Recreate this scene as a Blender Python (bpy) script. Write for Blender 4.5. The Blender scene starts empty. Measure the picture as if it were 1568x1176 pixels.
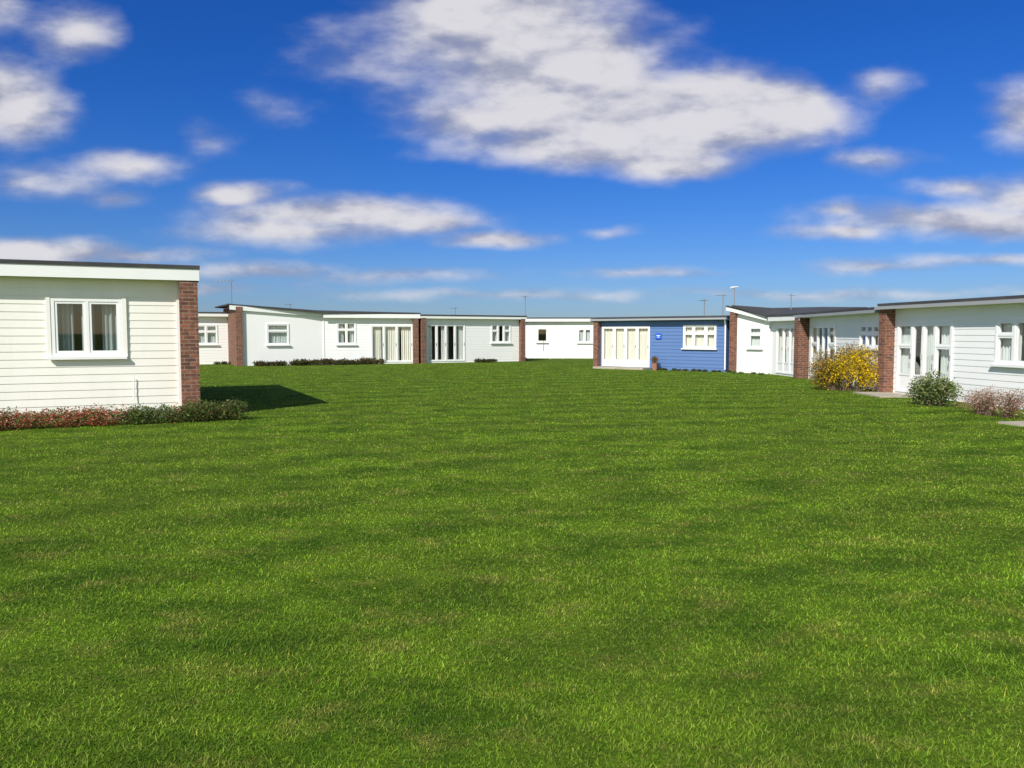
import bpy, math, random
import numpy as np
from mathutils import Vector
random.seed(7); rng=np.random.default_rng(7)
S=bpy.context.scene
COL=S.collection
S.view_settings.view_transform='Standard'; S.view_settings.look='None'; S.view_settings.exposure=0

# ------------------------------------------------------------ materials
def newmat(n):
    m=bpy.data.materials.new(n); m.use_nodes=True
    nt=m.node_tree; b=nt.nodes['Principled BSDF']; return m,nt,b
def noise(nt,vec,scale,detail=4,rough=.55):
    n=nt.nodes.new('ShaderNodeTexNoise'); n.inputs['Scale'].default_value=scale
    n.inputs['Detail'].default_value=detail; n.inputs['Roughness'].default_value=rough
    if vec is not None: nt.links.new(vec,n.inputs['Vector'])
    return n
def mathn(nt,op,a,b=None,clamp=False):
    n=nt.nodes.new('ShaderNodeMath'); n.operation=op; n.use_clamp=clamp
    for i,x in enumerate((a,b)):
        if x is None: continue
        if isinstance(x,(int,float)): n.inputs[i].default_value=x
        else: nt.links.new(x,n.inputs[i])
    return n.outputs[0]
def mixc(nt,f,a,b,mode='MIX'):
    n=nt.nodes.new('ShaderNodeMix'); n.data_type='RGBA'; n.blend_type=mode
    for s,x in ((n.inputs['Factor'],f),(n.inputs['A'],a),(n.inputs['B'],b)):
        if isinstance(x,(int,float)): s.default_value=x
        elif isinstance(x,tuple): s.default_value=(x[0],x[1],x[2],1)
        else: nt.links.new(x,s)
    return n.outputs['Result']
def ramp(nt,f,lo,hi):
    n=nt.nodes.new('ShaderNodeMapRange'); n.interpolation_type='SMOOTHSTEP'
    nt.links.new(f,n.inputs['Value']); n.inputs['From Min'].default_value=lo; n.inputs['From Max'].default_value=hi
    return n.outputs['Result']
def vmul(nt,vec,s):
    n=nt.nodes.new('ShaderNodeVectorMath'); n.operation='MULTIPLY'; nt.links.new(vec,n.inputs[0]); n.inputs[1].default_value=s
    return n.outputs[0]
def pos(nt): return nt.nodes.new('ShaderNodeNewGeometry').outputs['Position']

def paint(n,c,rough=.45,var=.12,dirt=(.35,.33,.28)):
    m,nt,b=newmat(n); p=pos(nt)
    n1=noise(nt,vmul(nt,p,(1,1,.5)),1.3,5).outputs[0]
    n2=noise(nt,vmul(nt,p,(6,6,.7)),1.5,4).outputs[0]
    c1=mixc(nt,mathn(nt,'MULTIPLY',ramp(nt,n1,.4,.75),var),c,dirt)
    c2=mixc(nt,mathn(nt,'MULTIPLY',ramp(nt,n2,.5,.8),var*.8),c1,dirt)
    nt.links.new(c2,b.inputs['Base Color']); b.inputs['Roughness'].default_value=rough
    return m
M={}
M['white']=paint('white_weatherboard',(.90,.89,.87),var=.06)
M['cream']=paint('cream_weatherboard',(.90,.87,.80),var=.08)
M['render']=paint('white_render',(.90,.89,.875),.7,.05)
M['trim']=paint('white_trim',(.88,.88,.86),.35,.06)
M['upvc']=paint('white_upvc',(.88,.88,.87),.25,.03)
M['blue']=paint('blue_weatherboard',(.095,.18,.40),.5,.12,(.18,.25,.40))
M['sign']=paint('blue_plaque',(.01,.10,.62),.3,.05)
M['felt']=paint('roof_felt',(.045,.045,.048),.9,.3,(.12,.12,.11))
M['grey']=paint('grey_trim',(.35,.36,.36),.5,.2)
M['metal']=paint('aerial_metal',(.22,.23,.24),.4,.2)
M['slab']=paint('paving_slab',(.42,.37,.29),.9,.4,(.2,.18,.14))
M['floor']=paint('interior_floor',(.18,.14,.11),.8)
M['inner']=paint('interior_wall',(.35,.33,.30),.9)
M['wood']=paint('twig_bark',(.14,.09,.055),.9,.4)
M['pot']=paint('terracotta',(.35,.14,.07),.8,.3)
M['cur_w']=paint('curtain_white',(.82,.81,.78),.9,.1)
M['cur_g']=paint('curtain_grey',(.32,.37,.37),.9,.2,(.15,.2,.2))
M['cur_b']=paint('curtain_cream',(.84,.81,.73),.9,.15,(.7,.63,.5))
M['blind']=paint('net_curtain',(.70,.74,.73),.9,.2)

m,nt,b=newmat('brick'); uv=nt.nodes.new('ShaderNodeUVMap').outputs[0]
br=nt.nodes.new('ShaderNodeTexBrick'); nt.links.new(uv,br.inputs['Vector'])
br.inputs['Scale'].default_value=1; br.inputs['Brick Width'].default_value=.225; br.inputs['Row Height'].default_value=.075
br.inputs['Mortar Size'].default_value=.009; br.inputs['Color1'].default_value=(.28,.10,.055,1); br.inputs['Color2'].default_value=(.11,.04,.03,1)
br.inputs['Mortar'].default_value=(.26,.20,.15,1); br.inputs['Bias'].default_value=-.1
nz=noise(nt,uv,9,4).outputs[0]
cc=mixc(nt,mathn(nt,'MULTIPLY',ramp(nt,nz,.4,.7),.55),br.outputs['Color'],(.07,.035,.025))
nt.links.new(cc,b.inputs['Base Color']); b.inputs['Roughness'].default_value=.9
bp=nt.nodes.new('ShaderNodeBump'); bp.inputs['Strength'].default_value=.6; bp.inputs['Distance'].default_value=.01; bp.invert=True
nt.links.new(br.outputs['Fac'],bp.inputs['Height']); nt.links.new(bp.outputs[0],b.inputs['Normal'])
M['brick']=m

m=bpy.data.materials.new('window_glass'); m.use_nodes=True; nt=m.node_tree; nt.nodes.clear()
o=nt.nodes.new('ShaderNodeOutputMaterial'); mx=nt.nodes.new('ShaderNodeMixShader'); tr=nt.nodes.new('ShaderNodeBsdfTransparent')
gl=nt.nodes.new('ShaderNodeBsdfGlossy'); gl.inputs['Roughness'].default_value=.02; tr.inputs[0].default_value=(.92,.94,.93,1)
fr=nt.nodes.new('ShaderNodeLayerWeight'); fr.inputs['Blend'].default_value=.5
fc=mathn(nt,'ADD',mathn(nt,'MULTIPLY',mathn(nt,'POWER',fr.outputs['Facing'],4.0),.85),.09,True)
nt.links.new(fc,mx.inputs[0]); nt.links.new(tr.outputs[0],mx.inputs[1]); nt.links.new(gl.outputs[0],mx.inputs[2]); nt.links.new(mx.outputs[0],o.inputs[0])
M['glass']=m

# grass colour as function of world position
def grasscol(nt):
    p=pos(nt)
    big=noise(nt,vmul(nt,p,(1,1,0)),.33,3,.5).outputs[0]
    mid=noise(nt,vmul(nt,p,(1.0,1.5,0)),1.15,7,.70).outputs[0]
    dry=noise(nt,vmul(nt,p,(.9,1.4,0)),2.1,7,.70).outputs[0]
    fine=noise(nt,vmul(nt,p,(1,1,0)),13,3,.6).outputs[0]
    dn=nt.nodes.new('ShaderNodeVectorMath'); dn.operation='DISTANCE'; nt.links.new(vmul(nt,p,(1,1,0)),dn.inputs[0]); dn.inputs[1].default_value=(9,-7,0)
    wob=mathn(nt,'MULTIPLY',big,5.0)
    st=mathn(nt,'SINE',mathn(nt,'ADD',mathn(nt,'MULTIPLY',dn.outputs['Value'],4.6),wob))
    mid2=mathn(nt,'ADD',mid,mathn(nt,'MULTIPLY',st,.050))
    c=mixc(nt,ramp(nt,mid2,.34,.64),(.075,.165,.011),(.215,.365,.022))
    c=mixc(nt,mathn(nt,'MULTIPLY',ramp(nt,big,.35,.65),.4),c,(.165,.245,.024))
    c=mixc(nt,mathn(nt,'MULTIPLY',ramp(nt,dry,.50,.72),.60),c,(.38,.345,.08))
    c=mixc(nt,mathn(nt,'MULTIPLY',ramp(nt,fine,.45,.75),.35),c,(.31,.33,.06))
    return c
m,nt,b=newmat('lawn'); c=grasscol(nt); p=pos(nt)
f=noise(nt,p,38,3,.7).outputs[0]
c=mixc(nt,1.0,c,(.62,.62,.62),'MULTIPLY')
c=mixc(nt,ramp(nt,f,.35,.65),mixc(nt,.5,c,(.02,.04,.006)),c)
nt.links.new(c,b.inputs['Base Color']); b.inputs['Roughness'].default_value=1; b.inputs['Specular IOR Level'].default_value=.05
bp=nt.nodes.new('ShaderNodeBump'); bp.inputs['Strength'].default_value=.8; bp.inputs['Distance'].default_value=.03
nt.links.new(noise(nt,p,25,4,.7).outputs[0],bp.inputs['Height']); nt.links.new(bp.outputs[0],b.inputs['Normal'])
M['lawn']=m

def leafmat(n,grass=False,trans=.3,gain=1.0):
    m=bpy.data.materials.new(n); m.use_nodes=True; nt=m.node_tree; nt.nodes.clear()
    o=nt.nodes.new('ShaderNodeOutputMaterial'); mx=nt.nodes.new('ShaderNodeMixShader')
    d=nt.nodes.new('ShaderNodeBsdfPrincipled'); t=nt.nodes.new('ShaderNodeBsdfTranslucent')
    d.inputs['Roughness'].default_value=.6; d.inputs['Specular IOR Level'].default_value=.2
    at=nt.nodes.new('ShaderNodeAttribute'); at.attribute_name='Col'; c=at.outputs['Color']
    if grass: c=mixc(nt,1.0,grasscol(nt),c,'MULTIPLY')
    nt.links.new(c,d.inputs['Base Color']); nt.links.new(c,t.inputs[0])
    mx.inputs[0].default_value=trans; nt.links.new(d.outputs[0],mx.inputs[1]); nt.links.new(t.outputs[0],mx.inputs[2]); nt.links.new(mx.outputs[0],o.inputs[0])
    return m
M['blade']=leafmat('grass_blades',True,.35); M['leaf']=leafmat('leaves')

# ------------------------------------------------------------ mesh helpers
def npmesh(name,V,F,mat,col=None,parent=None,uv=None,smooth=False):
    """V (n,3); F list or (m,k) array"""
    me=bpy.data.meshes.new(name)
    if isinstance(F,np.ndarray):
        k=F.shape[1]; me.vertices.add(len(V)); me.vertices.foreach_set('co',np.asarray(V,dtype=np.float32).ravel())
        me.loops.add(F.size); me.loops.foreach_set('vertex_index',F.ravel().astype(np.int32))
        me.polygons.add(len(F)); me.polygons.foreach_set('loop_start',np.arange(0,F.size,k,dtype=np.int32))
        me.update(calc_edges=True)
    else: me.from_pydata([tuple(v) for v in V],[],F)
    if col is not None:
        a=me.color_attributes.new('Col','FLOAT_COLOR','POINT')
        cc=np.ones((len(V),4),dtype=np.float32); cc[:,:3]=col; a.data.foreach_set('color',cc.ravel())
    if uv is not None:
        l=me.uv_layers.new(name='UVMap'); l.data.foreach_set('uv',np.asarray(uv,dtype=np.float32).ravel())
    me.materials.append(mat); me.validate()
    if smooth: me.polygons.foreach_set('use_smooth',[True]*len(me.polygons))
    ob=bpy.data.objects.new(name,me); COL.objects.link(ob)
    if parent: ob.parent=parent
    return ob
def empty(name,loc):
    e=bpy.data.objects.new(name,None); e.location=loc; e.empty_display_size=.3; COL.objects.link(e); return e

class Bld:
    def __init__(s,name,org):
        s.name=name; s.org=Vector((org[0],org[1],0)); s.parts={}
        s.setf((org[0],org[1]),(org[0]+1,org[1]))
    def setf(s,p0,p1):
        s.o=Vector((p0[0],p0[1],0)); d=Vector((p1[0]-p0[0],p1[1]-p0[1],0)); s.L=d.length; d.normalize()
        s.x=d; s.y=Vector((-d.y,d.x,0))
    def P(s,x,y,z): return s.o+s.x*x+s.y*y+Vector((0,0,z))-s.org
    def face(s,part,mat,pts,world=False):
        V,F,U,_=s.parts.setdefault(part,([],[],[],mat))
        i=len(V)
        for q in pts:
            V.append((Vector(q)-s.org) if world else s.P(*q)); U.append((q[0]+q[1],q[2]))
        F.append(list(range(i,i+len(pts))))
    def box(s,part,mat,x0,x1,y0,y1,z0,z1,za=None,zb=None):
        za=z0 if za is None else za; zb=z1 if zb is None else zb
        a=(x0,y0,z0);b=(x1,y0,za);c=(x1,y1,za);d=(x0,y1,z0);e=(x0,y0,z1);f=(x1,y0,zb);g=(x1,y1,zb);h=(x0,y1,z1)
        for q in ((a,b,f,e),(b,c,g,f),(c,d,h,g),(d,a,e,h),(e,f,g,h),(d,c,b,a)): s.face(part,mat,q)
    def wall(s,x0,x1,h,mat,ops=(),board=.15,zbot=0,h1=None,part='front_wall',tilt=.010):
        edges=sorted({zbot,h}|{o[2] for o in ops}|{o[3] for o in ops})
        rows=[]
        if board:
            z=zbot
            while z<h-.001:
                zt=min(z+board,h); cuts=[z]+[e for e in edges if z+.001<e<zt-.001]+[zt]
                for a,b_ in zip(cuts,cuts[1:]): rows.append((a,b_,z,z+board))
                z+=board
        else: rows=[(a,b_,a,b_) for a,b_ in zip(edges,edges[1:])]
        for a,b_,r0,r1 in rows:
            mid=(a+b_)/2; cuts=[(x0,x1)]
            for o in ops:
                if o[2]<mid<o[3]:
                    n=[]
                    for c0,c1 in cuts:
                        if o[1]<=c0 or o[0]>=c1: n.append((c0,c1)); continue
                        if o[0]>c0: n.append((c0,o[0]))
                        if o[1]<c1: n.append((o[1],c1))
                    cuts=n
            for c0,c1 in cuts:
                if board:
                    ya=-tilt*(1-(a-r0)/board); yb=-tilt*(1-(b_-r0)/board)
                    s.face(part,mat,((c0,ya,a),(c1,ya,a),(c1,yb,b_),(c0,yb,b_)))
                    if abs(a-r0)<1e-4: s.face(part,mat,((c0,0,a),(c1,0,a),(c1,ya,a),(c0,ya,a)))
                else: s.face(part,mat,((c0,0,a),(c1,0,a),(c1,0,b_),(c0,0,b_)))
        if h1 is not None: s.face(part,mat,((x0,0,h),(x1,0,h),(x1,0,h1[1]),(x0,0,h1[0])))
    def curtain(s,x0,x1,z0,z1,mat,y=.14,amp=.025):
        n=max(6,int((x1-x0)/.02)); w=random.uniform(.07,.11); ph=random.random()*6
        pr=None
        for i in range(n+1):
            x=x0+(x1-x0)*i/n; yy=y+amp*math.sin(x/w*6.283+ph)+amp*.4*math.sin(x/w*2.9+ph*2)
            if pr: s.face('curtains_'+mat,M[mat],((pr[0],pr[1],z0),(x,yy,z0),(x,yy,z1),(pr[0],pr[1],z1)))
            pr=(x,yy)
    def window(s,x0,x1,z0,z1,lights=2,transom=None,cur=('cur_w',.25),sill=True,fw=.055,lw=.045,panel=0,frame='upvc',full=None):
        F=M[frame]; W='window_frame'
        if z0<.3: W='door_frame'
        s.box(W,F,x0,x0+fw,-.035,.06,z0,z1); s.box(W,F,x1-fw,x1,-.035,.06,z0,z1)
        s.box(W,F,x0+fw,x1-fw,-.033,.06,z0,z0+fw); s.box(W,F,x0+fw,x1-fw,-.033,.06,z1-fw,z1)
        xs=[x0+fw+(x1-x0-2*fw)*i/lights for i in range(lights+1)] if isinstance(lights,int) else [x0+fw+(x1-x0-2*fw)*f_ for f_ in lights]
        for i,xx in enumerate(xs[1:-1]): s.box(W,F,xx-.03,xx+.03,-.031,.055,z0+fw,z1-fw)
        tr_=transom if isinstance(transom,dict) else {i:transom for i in range(len(xs)-1)} if transom else {}
        for i in range(len(xs)-1):
            a=xs[i]+(.03 if i else 0); c=xs[i+1]-(.03 if i<len(xs)-2 else 0); zz=[z0+fw,z1-fw]
            if i in tr_: zz=[z0+fw,z1-fw-(z1-z0)*tr_[i],z1-fw]
            if i in tr_: s.box(W,F,a,c,-.030,.055,zz[1]-.022,zz[1]+.022)
            for j in range(len(zz)-1):
                q0=zz[j]+(.022 if j else 0); q1=zz[j+1]-(.022 if j<len(zz)-2 else 0)
                s.box(W,F,a,a+lw,-.022,.045,q0,q1); s.box(W,F,c-lw,c,-.022,.045,q0,q1)
                lo=q0+lw
                s.box(W,F,a+lw,c-lw,-.021,.045,q1-lw,q1)
                if panel and j==0: lo=q0+panel; s.box(W,F,a+lw,c-lw,-.005,.040,q0,lo-lw)
                s.box(W,F,a+lw,c-lw,-.021,.045,lo-lw,lo)
                s.face('window_glass',M['glass'],((a+lw,.012,lo),(c-lw,.012,lo),(c-lw,.012,q1-lw),(a+lw,.012,q1-lw)))
                if z0<.3: s.box('door_handle',M['grey'],c-lw+.012,c-.012,-.06,-.022,1.0,1.14)
        if sill: s.box('window_sill',M['trim'],x0-.06,x1+.06,-.11,-.036,z0-.055,z0-.005); s.box('window_sill',M['trim'],x0-.03,x1+.03,-.036,.02,z0-.05,z0-.003)
        for q in (((x0,.06,z0),(x0,.12,z0),(x0,.12,z1),(x0,.06,z1)),((x1,.06,z0),(x1,.12,z0),(x1,.12,z1),(x1,.06,z1)),((x0,.06,z1),(x1,.06,z1),(x1,.12,z1),(x0,.12,z1)),((x0,.06,z0),(x1,.06,z0),(x1,.12,z0),(x0,.12,z0))):
            s.face('reveals',M['trim'],q)
        if full: s.curtain(x0-.05,x1+.05,z0-.03,z1+.03,full)
        elif cur:
            w=(x1-x0)*cur[1]
            s.curtain(x0-.05,x0+w,z0-.05,z1+.05,cur[0]); s.curtain(x1-w,x1+.05,z0-.05,z1+.05,cur[0])
            if len(cur)>2: s.curtain((x0+x1)/2-w*cur[2],(x0+x1)/2+w*cur[2],z0-.05,z1+.05,cur[0])
    def shell(s,x0,x1,dep,h,mat,zf=.05):
        s.face('side_walls',mat,((x0,0,0),(x0,dep,0),(x0,dep,h),(x0,0,h)))
        s.face('side_walls',mat,((x1,0,0),(x1,dep,0),(x1,dep,h),(x1,0,h)))
        s.face('back_wall',mat,((x0,dep,0),(x1,dep,0),(x1,dep,h),(x0,dep,h)))
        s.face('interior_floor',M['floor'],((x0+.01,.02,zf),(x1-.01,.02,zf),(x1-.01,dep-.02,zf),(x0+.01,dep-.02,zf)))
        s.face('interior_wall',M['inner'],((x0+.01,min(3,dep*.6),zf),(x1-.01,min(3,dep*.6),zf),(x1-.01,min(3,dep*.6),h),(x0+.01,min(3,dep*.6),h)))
    def roof(s,x0,x1,dep,zf,zb,oh=.3,ohs=.12,th=.07,fh=.22,fmat='trim',gutter=False):
        y0=-oh; y1=dep+.2
        a=[(x0-ohs,y0,zf),(x1+ohs,y0,zf),(x1+ohs,y1,zb),(x0-ohs,y1,zb)]; b=[(p[0],p[1],p[2]-th) for p in a]
        for q in (a,b[::-1]): s.face('roof',M['felt'],q)
        for i in range(4): j=(i+1)%4; s.face('roof',M['felt'],(b[i],b[j],a[j],a[i]))
        fm=M[fmat]
        s.box('fascia',fm,x0-ohs+.015,x1+ohs-.015,y0+.02,y0+.045,zf-th-fh,zf-th-.003)
        for xx in (x0-ohs+.017,x1+ohs-.042):
            p=[(xx,y0+.046,zf-th-fh),(xx,y1-.03,zb-th-fh),(xx,y1-.03,zb-th-.003),(xx,y0+.046,zf-th-.003)]; q=[(xx+.025,)+k[1:] for k in p]
            s.face('fascia',fm,p); s.face('fascia',fm,q)
        s.face('soffit',M['trim'],((x0-ohs+.05,y0+.045,zf-th-fh+.03),(x1+ohs-.05,y0+.045,zf-th-fh+.03),(x1+ohs-.05,.1,zf-th-fh+.03),(x0-ohs+.05,.1,zf-th-fh+.03)))
        if gutter: s.box('gutter',M['grey'],x0-ohs,x1+ohs,y0-.09,y0+.017,zf-th-.10,zf-th-.02)
    def pipe(s,part,mat,pts,r=.02,n=8,taper=1):
        pts=[s.P(*p)+s.org for p in pts]
        V,F,U,_=s.parts.setdefault(part,([],[],[],mat))
        rings=[]
        for k,p in enumerate(pts):
            d=(pts[min(k+1,len(pts)-1)]-pts[max(k-1,0)]).normalized()
            a=d.orthogonal().normalized(); b_=d.cross(a); rr=r*(1+(taper-1)*k/(len(pts)-1))
            i=len(V)
            for t in range(n):
                an=6.2832*t/n; V.append(p+a*math.cos(an)*rr+b_*math.sin(an)*rr-s.org); U.append((0,0))
            rings.append(i)
        for r0,r1 in zip(rings,rings[1:]):
            for t in range(n): F.append([r0+t,r0+(t+1)%n,r1+(t+1)%n,r1+t])
        F.append([rings[0]+t for t in range(n)]); F.append([rings[-1]+t for t in range(n)])
    def done(s):
        e=empty(s.name,s.org)
        for k,(V,F,U,mat) in s.parts.items():
            uv=[(U[i] if i<len(U) else (0,0)) for f in F for i in f]
            npmesh(k,V,F,mat,parent=e,uv=uv)
        return e

def bargeboard(s,x0,x1,zt0,zt1,fh=.24,y=-.12,mat='trim'):
    s.box('fascia',M[mat],x0,x1,y,y+.03,zt0-fh,zt0,zt1-fh,zt1)
    s.box('roof_edge',M['felt'],x0-.02,x1+.02,y-.02,y+.2,zt0+.003,zt0+.05,zt1+.003,zt1+.05)
    s.box('soffit',M['trim'],x0,x1,y+.031,.02,zt0-fh+.02,zt0-fh+.04,zt1-fh+.02,zt1-fh+.04)
def polyroof(s,pts,th=.07):
    n=len(pts); lo=[(p[0],p[1],p[2]-th) for p in pts]
    c=(sum(p[0] for p in pts)/n,sum(p[1] for p in pts)/n,sum(p[2] for p in pts)/n); cl=(c[0],c[1],c[2]-th)
    for i in range(n):
        j=(i+1)%n
        s.face('roof',M['felt'],(pts[i],pts[j],c),True); s.face('roof',M['felt'],(lo[i],lo[j],cl),True)
        s.face('roof',M['felt'],(lo[i],lo[j],pts[j],pts[i]),True)

# ------------------------------------------------------------ chalets
NL0=(-12.86,13.04); NL1=(-6.4,16.0)
b=Bld('cream_weatherboard_chalet',NL0); b.setf(NL0,NL1); L=b.L
w=(L-2.59,L-1.365,1.25,2.37)
w2=(1.0,2.8,.08,2.2)
b.wall(0,L-.34,2.8,M['cream'],[w,w2],board=.15,tilt=.010)
b.window(*w,lights=2,cur=('cur_g',.30,.30),fw=.065)
b.box('window_surround',M['cream'],w[0]-.07,w[0]-.002,-.045,-.004,w[2]-.02,w[3]+.07); b.box('window_surround',M['cream'],w[1]+.002,w[1]+.07,-.045,-.004,w[2]-.02,w[3]+.07)
b.box('window_surround',M['cream'],w[0]-.002,w[1]+.002,-.044,-.004,w[3]+.002,w[3]+.07)
b.window(*w2,lights=3,panel=.5)
b.box('corner_trim',M['cream'],L-.39,L-.34,-.04,0,0,2.78)
b.box('brick_pier',M['brick'],L-.34,L,-.30,7,0,2.75)
b.shell(0,L-.35,7,2.9,M['cream']); b.roof(0,L,7,3.04,2.9,oh=.34,ohs=.05,th=.07,fh=.23)
b.pipe('pipe',M['trim'],[(L-1.2,-.05,.82),(L-1.2,-.05,.45),(L-1.23,-.09,.38)],.010)
b.done()

b=Bld('white_weatherboard_chalet',(-24,39.5)); b.setf((-24,39.5),(-15.0,43.5)); L=b.L
w=(6.9,8.62,1.08,2.16); b.wall(0,L,2.7,M['white'],[w]); b.window(*w,lights=3,transom=.3,full='blind')
b.shell(0,L,6,2.7,M['white']); b.roof(0,L,6,2.84,2.9,fh=.17); b.done()

b=Bld('white_weatherboard_chalet',(-14.15,40.4)); A0=(-14.15,40.4);A1=(-10.2,42.4);B1=(-5.3,44.1)
b.setf(A0,A1); L=b.L; w=(1.48,2.62,1.08,2.2)
b.box('brick_pier',M['brick'],-.05,.27,-.15,5,0,3.05)
b.wall(.27,L,2.6,M['render'],[w],board=0,h1=(3.05,2.7)); b.window(*w,lights=1,transom=.3,full='blind')
bargeboard(b,-.35,L,3.14,2.81)
b.setf(A1,B1); L=b.L; w=(.72,1.76,1.08,2.3); d=(2.56,4.9,.08,2.14)
b.wall(.05,L-.28,2.62,M['white'],[w,d]); b.window(*w,lights=2,transom=.3,cur=('blind',.36))
b.window(*d,lights=[0,.3,.62,1],sill=False,cur=('cur_b',.26,.75))
b.box('corner_trim',M['trim'],0,.06,-.03,.03,0,2.62)
b.box('brick_pier',M['brick'],L-.28,L,-.25,5,0,2.6)
b.box('fascia',M['trim'],0,L+.1,-.28,-.25,2.52,2.74); b.box('soffit',M['trim'],0.03,L+.1,-.25,0,2.60,2.62)
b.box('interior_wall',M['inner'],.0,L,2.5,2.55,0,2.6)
polyroof(b,[(-14.5,40.15,3.20),(-10.1,42.05,2.83),(-5.1,43.9,2.83),(-7,49.5,2.9),(-13,47,3.0),(-17,45,3.2)])
b.face('back_wall',M['white'],[(-14.15,40.4,0),(-16.5,45,0),(-16.5,45,3.1),(-14.15,40.4,3.1)],True)
b.face('back_wall',M['white'],[(-5.3,44.1,0),(-7,49,0),(-7,49,2.75),(-5.3,44.1,2.75)],True)
b.face('back_wall',M['white'],[(-16.5,45,0),(-7,49,0),(-7,49,2.75),(-16.5,45,3.1)],True)
b.done()

b=Bld('white_weatherboard_chalet',(-4.95,44.3)); b.setf((-4.95,44.3),(.66,47.5)); L=b.L
d=(.12,2.55,.08,2.2); w=(4.27,5.6,1.12,2.22)
b.wall(.0,L-.28,2.6,M['white'],[w,d]); b.window(*w,lights=3,transom={0:.3,2:.3},cur=('blind',.36))
b.window(*d,lights=4,sill=False,cur=('cur_w',.17,.6))
b.box('brick_pier',M['brick'],-.28,-.01,-.3,6,0,2.55); b.box('brick_pier',M['brick'],L-.28,L,-.3,6,0,2.55)
b.shell(0,L-.28,6,2.6,M['white']); b.roof(-.25,L,6,2.74,2.85,fh=.15); b.done()

b=Bld('white_rendered_chalet',(.85,53)); b.setf((.85,53),(6.8,52.6)); L=b.L
w=(.83,1.56,1.08,2.05); w2=(3.57,4.5,1.05,2.0)
b.wall(0,L,2.6,M['render'],[w,w2],board=0); b.window(*w,lights=1,cur=None); b.window(*w2,lights=2,full='blind')
b.shell(0,L,6,2.6,M['render']); b.roof(-.1,L,6,2.74,2.8,fh=.2)
b.pipe('handrail',M['trim'],[(1.75,-1.1,0.0),(2.1,-1.0,.45),(2.55,-.9,.8),(2.6,-.85,0.)],.025)
b.done()

b=Bld('blue_weatherboard_chalet',(4.15,38.5)); b.setf((4.15,38.5),(9.35,34.2)); L=b.L
d=(.33,2.97,.10,2.02); w=(4.68,6.28,1.02,2.06)
b.wall(.25,L,2.3,M['blue'],[w,d],board=.16,tilt=.017); b.window(*w,lights=[0,.3,.7,1],transom={0:.3,1:.3,2:.3},full='cur_b',sill=True)
b.window(*d,lights=4,sill=False,full='cur_b',panel=.28,frame='upvc',lw=.05)
b.box('brick_pier',M['brick'],0,.25,-.3,5,0,2.25)
b.box('house_sign',M['sign'],3.28,3.58,-.05,-.026,1.42,1.68)
b.box('house_sign_text',M['trim'],3.33,3.53,-.054,-.051,1.57,1.60); b.box('house_sign_text',M['trim'],3.36,3.50,-.054,-.051,1.50,1.53)
b.box('door_step',M['slab'],.25,3.0,-.7,-.05,0,.08)
b.shell(.25,L,5,2.35,M['blue']); b.roof(-.05,L,5,2.46,2.55,fh=.13,fmat='blue',gutter=True)
b.pipe('downpipe',M['trim'],[(L+.05,-.33,2.3),(L-.02,-.10,2.05),(L-.02,-.07,.1)],.035)
b.done()

b=Bld('white_rendered_chalet',(9.6,34.1)); G0=(9.6,34.1);G1=(10.75,32.5);H1=(11.05,29.5)
b.setf(G0,G1); L=b.L; w=(.83,1.52,1.06,1.98)
b.box('brick_pier',M['brick'],-.05,.22,-.18,4,0,2.78)
b.wall(.22,L,2.25,M['render'],[w],board=0,h1=(2.85,2.35)); b.window(*w,lights=1,transom=.3,full='blind')
bargeboard(b,-.22,L-.1,2.84,2.37,fh=.16,y=-.22)
b.pipe('downpipe',M['trim'],[(L-.06,-.06,2.15),(L-.06,-.06,.05)],.035)
b.setf(G1,H1); L=b.L; d=(.5,2.3,.08,1.98)
b.wall(0,L-.35,2.3,M['render'],[d],board=0); b.window(*d,lights=3,sill=False,cur=('cur_w',.28,.7),panel=.4)
b.box('brick_pier',M['brick'],L-.35,L,-.3,4,0,2.3)
b.box('fascia',M['trim'],.25,L+.05,-.3,-.27,2.18,2.36); b.box('soffit',M['trim'],.25,L,-.27,0,2.24,2.26)
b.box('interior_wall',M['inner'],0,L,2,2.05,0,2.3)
polyroof(b,[(9.45,33.85,2.90),(10.45,32.35,2.43),(10.72,29.4,2.44),(14,31,2.72),(14,35.5,2.88),(12,38,2.9)])
for q in ([(9.6,34.1),(12,37.6)],[(12,37.6),(14,35.4)],[(14,35.4),(14,31)],[(14,31),(11.2,29.5)]):
    (a0,a1),(c0,c1)=q; b.face('back_wall',M['render'],[(a0,a1,0),(c0,c1,0),(c0,c1,2.4),(a0,a1,2.4)],True)
b.done()

b=Bld('white_weatherboard_chalet',(11.1,29.3)); b.setf((11.1,29.3),(10.75,22.45)); L=b.L
d=(.25,2.75,.08,1.98); w=(4.85,6.35,1.25,1.98)
b.wall(0,L,2.35,M['white'],[d,w]); b.window(*d,lights=[0,.27,.5,.73,1],transom={0:.32,3:.32},sill=False,panel=.45,cur=('cur_w',.25))
b.window(*w,lights=3,transom={0:.32,1:.32,2:.32},cur=('cur_w',.35))
b.shell(0,L,6,2.4,M['white']); b.roof(0,L-.1,6,2.45,2.5,fh=.12,gutter=True); b.done()

b=Bld('white_weatherboard_chalet',(10.7,22.3)); b.setf((10.7,22.3),(12.0,13.4)); L=b.L
d=(.42,2.62,.08,1.98); w=(4.05,5.7,.98,2.02)
b.wall(.28,L,2.4,M['white'],[d,w]); b.window(*d,lights=[0,.28,.5,.72,1],transom={0:.3,3:.3},sill=False,panel=.45,cur=('blind',.27,.5))
b.window(*w,lights=3,transom={0:.3,2:.3},cur=('blind',.36))
b.box('brick_pier',M['brick'],-.02,.28,-.3,6,0,2.35)
b.shell(.28,L,6,2.4,M['white']); b.roof(0,L,6,2.53,2.55,fh=.10,gutter=True); b.done()

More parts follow.
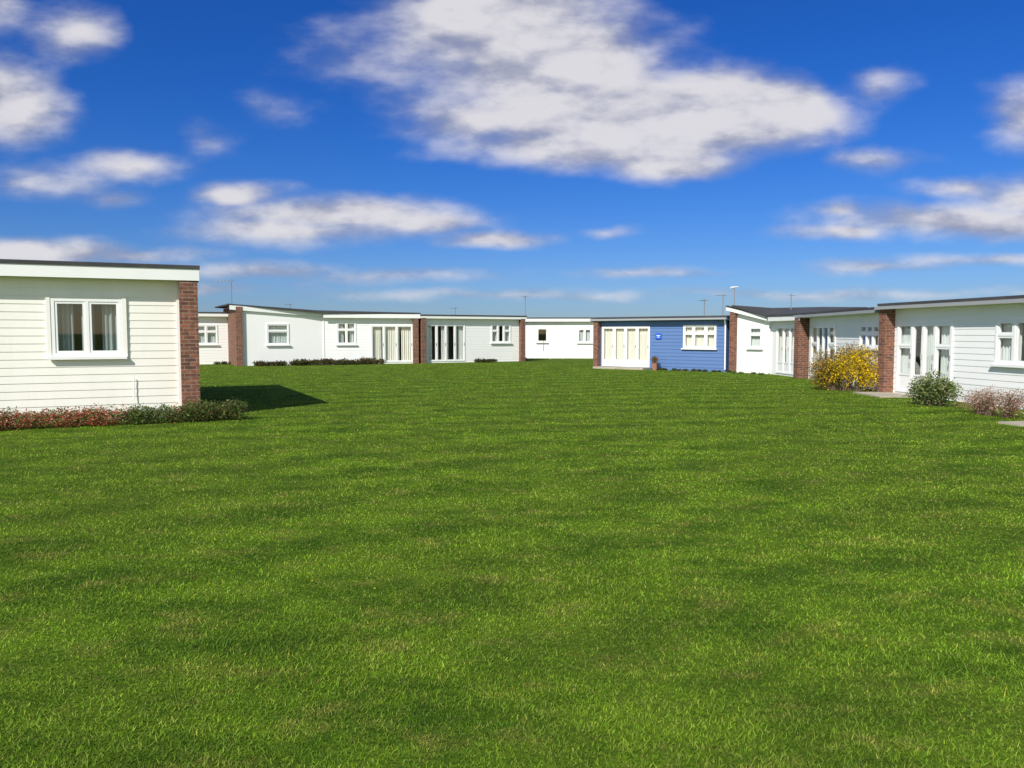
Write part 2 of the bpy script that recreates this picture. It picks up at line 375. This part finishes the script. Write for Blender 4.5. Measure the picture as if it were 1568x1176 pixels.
# ------------------------------------------------------------ TV aerials
def aerial(x,y,z0,z1,ang=0,arm=.7,els=6,dish=False):
    b=Bld('tv_aerial',(x,y)); c,s_=math.cos(ang),math.sin(ang)
    b.setf((x,y),(x+c,y+s_))
    b.pipe('mast',M['metal'],[(0,0,z0),(0,0,z1)],.022)
    if els:
        b.pipe('boom',M['metal'],[(-arm,0,z1-.08),(.15,0,z1-.08)],.013)
        for i in range(els):
            xx=-arm+(arm+.1)*i/(els-1); l=.12+.1*i/els; b.pipe('elements',M['metal'],[(xx,-l,z1-.08),(xx,l,z1-.08)],.008)
    if dish:
        b.pipe('crosspiece',M['trim'],[(-.18,0,z1),(.2,0,z1+.05)],.05,taper=.4)
    b.done()
aerial(-14.6,41,3.1,4.5,.05,.85)
aerial(-13.4,47.5,2.9,3.5,.4,.3,4); aerial(-3.6,50,2.7,3.35,.3,.35,4); aerial(.85,50.5,2.7,4.1,1.0,.3,5)
aerial(8.7,35.6,2.5,3.25,.8,.35,4); aerial(9.7,36.2,2.5,3.5,0,.3,5); aerial(9.85,34.9,2.8,3.7,.3,.3,0,True); aerial(11.7,33.0,2.6,3.35,.7,.0,2)

# ------------------------------------------------------------ ground
npmesh('lawn_ground',np.array([(-1500,-1500,0),(1500,-1500,0),(1500,1500,0),(-1500,1500,0)],float),np.array([[0,1,2,3]]),M['lawn'])
N=760000
r=np.exp(rng.uniform(math.log(1.9),math.log(45),N)); th=rng.uniform(-.86,.86,N)
X=r*np.sin(th); Y=r*np.cos(th)-.2
def inside(px,py,o,e,dep):
    dx,dy=e[0]-o[0],e[1]-o[1]; L=math.hypot(dx,dy); dx/=L; dy/=L
    u=(px-o[0])*dx+(py-o[1])*dy; v=-(px-o[0])*dy+(py-o[1])*dx
    return (u>-.1)&(u<L+.1)&(v>-.12)&(v<dep)
bad=np.zeros(N,bool)
for o,e,dp in ((NL0,NL1,7),((-24,39.5),(-15,43.5),6),((-14.15,40.4),(-5.3,44.1),6),((-4.95,44.3),(.66,47.5),6),((4.15,38.5),(9.35,34.2),5),((10.9,34),(11.05,29.4),5),((11.1,29.3),(10.75,22.45),6),((10.7,22.3),(12,13.4),6),((9.6,34.1),(10.75,32.5),3)):
    bad|=inside(X,Y,o,e,dp)
X=X[~bad];Y=Y[~bad];r=r[~bad]; N=len(X)
h=rng.uniform(.007,.021,N)*(1+.3*np.sin(X*2.1+1.3*np.sin(Y*1.7))*np.sin(Y*2.7)); wd=.0021*(np.maximum(r,3)/3)**.85*rng.uniform(.7,1.3,N)
tall=rng.random(N)<.010; h[tall]*=1.8
a=rng.uniform(0,6.2832,N); la=rng.uniform(0,6.2832,N); ln=h*rng.uniform(.1,1.4,N)
V=np.zeros((N,3,3),np.float32)
V[:,0,0]=X-np.cos(a)*wd; V[:,0,1]=Y-np.sin(a)*wd
V[:,1,0]=X+np.cos(a)*wd; V[:,1,1]=Y+np.sin(a)*wd
V[:,2,0]=X+np.cos(la)*ln; V[:,2,1]=Y+np.sin(la)*ln; V[:,2,2]=h
base=rng.uniform(.55,1.75,N)[:,None]*np.array([1,1,1.])
dryb=rng.random(N)<.09; base[dryb]*=np.array([1.8,1.25,2.0])
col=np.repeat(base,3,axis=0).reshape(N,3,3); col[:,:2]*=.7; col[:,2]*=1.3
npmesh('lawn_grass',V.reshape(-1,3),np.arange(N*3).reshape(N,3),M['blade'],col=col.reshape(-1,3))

V=[];F=[];C=[]
for (x,y) in ((-1.35,5.2),(-.9,5.05),(1.9,4.1),(-4.2,8.9),(2.6,6.5),(-.4,5.9)):
    s_=random.uniform(.006,.009); z=random.uniform(.022,.03); i0=len(V)
    V.append((x,y,z+.006)); C.append((.7,.5,.02))
    for k in range(9): V.append((x+s_*math.cos(k*.698),y+s_*math.sin(k*.698),z)); C.append((.65,.45,.01))
    for k in range(9): F.append([i0,i0+1+k,i0+1+(k+1)%9])
npmesh('dandelion_flowers',np.array(V),F,M['leaf'],col=np.array(C))

# ------------------------------------------------------------ shrubs
def leaves(pts,size,cols,updir=.3,aspect=.5):
    n=len(pts); d=rng.normal(size=(n,3)); d[:,2]=np.abs(d[:,2])*updir+d[:,2]*.5; d/=np.linalg.norm(d,axis=1)[:,None]
    t=rng.normal(size=(n,3)); s=np.cross(d,t); s/=np.linalg.norm(s,axis=1)[:,None]
    L=(size*rng.uniform(.6,1.4,n))[:,None]; W=L*aspect
    V=np.stack([pts,pts+d*L*.5+s*W*.5,pts+d*L,pts+d*L*.5-s*W*.5],axis=1).reshape(-1,3)
    C=np.repeat(cols,4,axis=0); F=np.arange(4*n).reshape(n,4); return V,F,C
def shrub(name,loc,lumps,n,size,pal,twigs=30,aspect=.5,shade=True,colfn=None,twr=.006):
    e=empty(name,loc); w=np.array([l[3]*l[4]*l[5] for l in lumps])**.7; w/=w.sum()
    idx=rng.choice(len(lumps),n,p=w); Lm=np.array(lumps)[idx]
    d=rng.normal(size=(n,3)); d/=np.linalg.norm(d,axis=1)[:,None]; rad=rng.random(n)**.45
    rad*=1+.22*np.sin(d[:,0]*7+idx)*np.cos(d[:,1]*6+d[:,2]*5)
    p=Lm[:,:3]+d*rad[:,None]*Lm[:,3:6]; k=p[:,2]>.01; p=p[k]; rad=rad[k]; n=len(p)
    pal=np.array(pal); c=pal[rng.integers(0,len(pal),n)] if colfn is None else colfn(p,n)
    c=c*rng.uniform(.7,1.5,n)[:,None]
    V,F,C=leaves(p,size,c,aspect=aspect); npmesh('foliage',V,F,M['leaf'],col=C,parent=e)
    b=Bld('tmp',(0,0))
    for i in range(twigs):
        l=lumps[random.randrange(len(lumps))]; an=random.random()*6.28
        q=[l[0]+.9*l[3]*math.cos(an)*random.random(),l[1]+.9*l[4]*math.sin(an)*random.random(),l[2]+l[5]*random.uniform(.4,1.05)]
        bs=(l[0]*.6+random.uniform(-.1,.1),l[1]*.6+random.uniform(-.1,.1),0)
        if len(lumps)>8: bs=(l[0],l[1],0)
        mid=((q[0]+bs[0])/2+random.uniform(-.05,.05),(q[1]+bs[1])/2,(q[2])*.6)
        b.pipe('twigs',M['wood'],[bs,mid,q],twr,5,.3)
    V,F,U,mt=b.parts['twigs']; npmesh('twigs',V,F,mt,parent=e)
    return e
def row(p0,p1,n,r,h,jit=.1):
    o=[]
    for i in range(n):
        t=i/(n-1); o.append(((p1[0]-p0[0])*t+random.uniform(-jit,jit),(p1[1]-p0[1])*t+random.uniform(-jit,jit),h*.45*random.uniform(.8,1.1),r*random.uniform(.8,1.2),r*random.uniform(.8,1.1),h*.6*random.uniform(.75,1.15)))
    return o
RED=[(.44,.09,.05),(.52,.14,.08),(.08,.14,.03),(.11,.18,.04),(.28,.09,.04),(.50,.24,.16)]
GRN=[(.06,.11,.02),(.09,.16,.03),(.15,.20,.05),(.10,.09,.03)]
def hedgecol(p,n):
    pal=np.array(RED); g=np.array(GRN); f=np.sin(p[:,0]*2.3)+np.sin(p[:,0]*5.1+1)+rng.normal(size=n)*.8
    return np.where((f+ (p[:,0]<4.0)*1.1>.3)[:,None],pal[rng.integers(0,len(pal),n)],g[rng.integers(0,len(g),n)])
shrub('border_hedge',(-11.3,12.7,0),row((0,0),(4.75,2.2),30,.33,.34,.10),28000,.040,RED,160,colfn=hedgecol,twr=.004)
shrub('border_shrub',(-6.35,15.0,0),row((0,0),(.85,.4),6,.30,.38,.05),9000,.040,GRN+[(.16,.11,.05)],30)
def fcol(p,n):
    y=np.array([(.75,.50,.01),(.85,.60,.015),(.6,.4,.01),(.16,.18,.02)]); o=np.array([(.30,.16,.03),(.38,.21,.04),(.18,.14,.03),(.14,.16,.03),(.45,.27,.03)])
    f=p[:,1]+rng.normal(size=n)*.12
    return np.where((f<.0)[:,None],y[rng.integers(0,4,n)],o[rng.integers(0,5,n)])
shrub('forsythia_bush',(9.9,23.1,0),[(.3,-.45,.80,.46,.5,.52),(.35,-.6,.45,.40,.4,.42),(-.1,-.1,.70,.50,.5,.55),(-.4,.45,.65,.55,.5,.62),(-.2,.5,.4,.55,.5,.42),(.2,.2,1.0,.42,.4,.42),(-.65,.3,.5,.40,.4,.5)],16500,.052,RED,170,.5,colfn=fcol,twr=.008)
shrub('green_shrub',(9.9,18.4,0),[(0,0,.40,.42,.44,.40),(.2,-.2,.32,.34,.34,.32),(-.18,.15,.32,.34,.34,.32)],5800,.055,[(.08,.13,.03),(.14,.20,.05),(.22,.27,.10),(.3,.29,.15)],60)
PK=[(.55,.28,.22),(.62,.40,.33),(.26,.12,.07),(.17,.17,.06),(.36,.18,.12)]
shrub('pink_flowering_shrub',(9.85,16.1,0),[(0,0,.30,.48,.5,.29),(.2,-.6,.30,.48,.5,.30),(.05,.55,.22,.38,.4,.24)],5000,.032,PK,260,twr=.004)
shrub('pink_flowering_shrub',(10.9,14.6,0),[(0,0,.3,.5,.6,.3)],3500,.03,PK,60,twr=.004)
DK=[(.04,.06,.015),(.07,.10,.02),(.15,.07,.04),(.02,.04,.012)]
shrub('low_shrub',(-13.0,40.3,0),row((0,0),(1.5,.75),5,.3,.24),2500,.09,DK,5)
shrub('low_shrub',(-11.2,41.0,0),row((0,0),(3.9,1.9),14,.34,.32),7000,.09,DK+[(.16,.10,.05)],10)
shrub('low_shrub',(-1.9,45.2,0),row((0,0),(.9,.5),4,.25,.2),1500,.08,DK,5)
shrub('low_shrub',(-15.9,42.4,0),row((0,0),(1.0,.4),4,.2,.15),900,.08,DK,5)
shrub('low_shrub',(6.5,36.1,0),row((0,0),(2.8,-2.3),12,.13,.10),2500,.05,DK+[(.10,.16,.04)],5)
shrub('low_shrub',(9.4,33.1,0),row((0,0),(.8,-1.2),4,.12,.08),700,.05,[(.10,.16,.04),(.06,.1,.02)],5)
e=shrub('potted_plant',(6.55,35.95,0),[(0,0,.48,.17,.17,.16)],700,.05,[(.08,.14,.03),(.5,.35,.02),(.05,.1,.02),(.4,.06,.05)],8)
b=Bld('tmp',(0,0)); b.pipe('pot',M['pot'],[(0,0,0),(0,0,.3),(0,0,.34)],.11,14,1.35); V,F,U,mt=b.parts['pot']; npmesh('pot',V,F,mt,parent=e)
def slab(x,y,w,d,ang):
    b=Bld('paving_slab',(x,y)); b.setf((x,y),(x+math.cos(ang),y+math.sin(ang)))
    b.box('slab',M['slab'],-w/2,w/2,-d/2,d/2,.0,.035); b.box('slab_edge',M['slab'],w/2+.02,w/2+.5,-d/2,d/2,.0,.032); b.done()
slab(10.15,21.4,.9,1.6,0); slab(9.9,14.6,1.4,.5,.2); slab(4.4,37.6,.6,.5,-.69)

# ------------------------------------------------------------ world
w=bpy.data.worlds.new('World'); S.world=w; w.use_nodes=True; nt=w.node_tree; nt.nodes.clear()
try: w.cycles.sampling_method='NONE'
except Exception as ex: print(ex)
out=nt.nodes.new('ShaderNodeOutputWorld'); bg=nt.nodes.new('ShaderNodeBackground'); bg.inputs['Strength'].default_value=.12
nt.links.new(bg.outputs[0],out.inputs[0])
SUNEL=math.radians(39); LD=Vector((.47,.883,0)).normalized()
sky=nt.nodes.new('ShaderNodeTexSky'); sky.sky_type='NISHITA'; sky.sun_disc=False; sky.sun_elevation=SUNEL
sky.sun_rotation=math.atan2(-LD.x,-LD.y)%(2*math.pi); sky.air_density=1.0; sky.dust_density=.3; sky.ozone_density=2.5
tc=nt.nodes.new('ShaderNodeTexCoord').outputs['Generated']
sx=nt.nodes.new('ShaderNodeSeparateXYZ'); nt.links.new(tc,sx.inputs[0])
ay=mathn(nt,'MAXIMUM',mathn(nt,'ABSOLUTE',sx.outputs[1]),.08)
U=mathn(nt,'DIVIDE',sx.outputs[0],ay); Vv=mathn(nt,'DIVIDE',sx.outputs[2],ay)
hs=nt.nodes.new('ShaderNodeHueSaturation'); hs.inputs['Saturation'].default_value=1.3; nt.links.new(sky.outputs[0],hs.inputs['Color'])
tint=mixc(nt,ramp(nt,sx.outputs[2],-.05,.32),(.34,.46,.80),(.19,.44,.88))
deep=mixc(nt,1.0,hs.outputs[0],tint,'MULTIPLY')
# sky behind the camera boosted and warmed as added fill for camera-facing walls
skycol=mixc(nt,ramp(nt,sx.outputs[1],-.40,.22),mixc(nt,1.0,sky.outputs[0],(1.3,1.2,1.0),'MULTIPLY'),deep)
blobs=[ # u, v, ru, rv, weight  (tangent-plane sky coordinates)
(-.02,.40,.17,.085,1),(.05,.33,.17,.09,1.1),(.13,.28,.25,.055,1.25),(.25,.275,.16,.055,1.3),(.34,.278,.075,.04,1.2),(.12,.235,.20,.032,1.1),(-.05,.27,.10,.04,.75),(-.12,.37,.09,.07,.5),(-.18,.34,.07,.04,.3),(.20,.215,.10,.022,1.0),
(-.62,.29,.07,.055,1.0),(-.66,.32,.055,.035,.85),(-.55,.375,.05,.035,.6),(-.63,.41,.045,.03,.5),
(-.48,.213,.07,.020,.7),(-.60,.19,.08,.022,.45),(-.38,.243,.035,.018,.3),(-.295,.285,.04,.02,.25),(-.50,.17,.04,.012,.4),
(-.34,.175,.06,.020,.85),(-.22,.148,.17,.026,.9),(-.28,.128,.14,.020,.8),(-.12,.140,.10,.020,.8),(-.02,.118,.08,.014,.85),
(-.60,.103,.15,.018,.85),(-.48,.10,.09,.012,.65),(-.32,.078,.12,.010,.5),(-.14,.072,.12,.010,.5),(-.45,.06,.2,.008,.45),
(.45,.308,.045,.022,.4),(.455,.213,.06,.014,.45),(.405,.154,.045,.012,.6),(.565,.182,.06,.014,.6),(.65,.27,.06,.045,.7),(.58,.14,.20,.024,.95),(.66,.175,.08,.032,.85),(.42,.128,.08,.013,.7),
(.16,.075,.08,.008,.55),(.11,.127,.03,.007,.35),(.46,.083,.10,.010,.5),(.60,.09,.12,.009,.5),(.0,.05,.3,.007,.35),(.40,.05,.3,.007,.35)]
cb=nt.nodes.new('ShaderNodeCombineXYZ'); nt.links.new(U,cb.inputs[0]); nt.links.new(Vv,cb.inputs[1]); P=cb.outputs[0]
wn=noise(nt,vmul(nt,P,(1,1.6,0)),7,3,.5)
wv=nt.nodes.new('ShaderNodeVectorMath'); wv.operation='SUBTRACT'; nt.links.new(wn.outputs['Color'],wv.inputs[0]); wv.inputs[1].default_value=(.5,.5,.5)
ws=vmul(nt,wv.outputs[0],(.09,.028,0)); ad=nt.nodes.new('ShaderNodeVectorMath'); nt.links.new(P,ad.inputs[0]); nt.links.new(ws,ad.inputs[1]); Q=ad.outputs[0]
m=None
K=1.25
for (u,v,ru,rv,wt) in blobs:
    mp=nt.nodes.new('ShaderNodeVectorMath'); mp.operation='MULTIPLY_ADD'; nt.links.new(Q,mp.inputs[0]); mp.inputs[1].default_value=(1/ru/K,1/rv/K,0); mp.inputs[2].default_value=(-u/ru/K,-v/rv/K,0)
    ln=nt.nodes.new('ShaderNodeVectorMath'); ln.operation='LENGTH'; nt.links.new(mp.outputs[0],ln.inputs[0])
    f=nt.nodes.new('ShaderNodeMath'); f.operation='MULTIPLY_ADD'; nt.links.new(ln.outputs['Value'],f.inputs[0]); f.inputs[1].default_value=-wt; f.inputs[2].default_value=wt
    if m is None: m=f.outputs[0]
    else:
        s=nt.nodes.new('ShaderNodeMath'); s.operation='SMOOTH_MAX'; nt.links.new(m,s.inputs[0]); nt.links.new(f.outputs[0],s.inputs[1]); s.inputs[2].default_value=.2; m=s.outputs[0]
m=mathn(nt,'MAXIMUM',m,-.25)
def nz(off):
    a2=nt.nodes.new('ShaderNodeVectorMath'); nt.links.new(P,a2.inputs[0]); a2.inputs[1].default_value=off
    return noise(nt,vmul(nt,a2.outputs[0],(1,2.2,0)),8,7,.52).outputs[0]
n0=nz((0,0,0)); n1=nz((-.006,.022,0))
d0=mathn(nt,'ADD',mathn(nt,'MULTIPLY',m,1.5),mathn(nt,'MULTIPLY',mathn(nt,'SUBTRACT',n0,.5),1.35))
al=mathn(nt,'MULTIPLY',ramp(nt,d0,-.14,1.05),.94)
diff=mathn(nt,'SUBTRACT',n0,n1)
lit=ramp(nt,mathn(nt,'ADD',diff,mathn(nt,'MULTIPLY',mathn(nt,'SUBTRACT',d0,.6),.12)),-.19,.17)
ccol=mixc(nt,lit,(2.7,2.9,3.9),(6.3,6.15,6.4))
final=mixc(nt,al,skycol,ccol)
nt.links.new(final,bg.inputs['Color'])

# ------------------------------------------------------------ sun, camera
sd=bpy.data.lights.new('sun','SUN'); sd.energy=5.0; sd.angle=math.radians(.5); sd.color=(1,.96,.89)
so=bpy.data.objects.new('sun',sd); COL.objects.link(so)
dirv=Vector((LD.x*math.cos(SUNEL),LD.y*math.cos(SUNEL),-math.sin(SUNEL)))
so.rotation_euler=dirv.to_track_quat('-Z','Y').to_euler(); so.location=(-20,-20,30)
cd=bpy.data.cameras.new('camera'); co=bpy.data.objects.new('camera',cd); COL.objects.link(co)
co.location=(0,0,1.7); co.rotation_euler=(math.radians(90-3.72),0,0); cd.lens=27.55; cd.sensor_width=36; cd.clip_start=.05; cd.clip_end=5000
S.camera=co
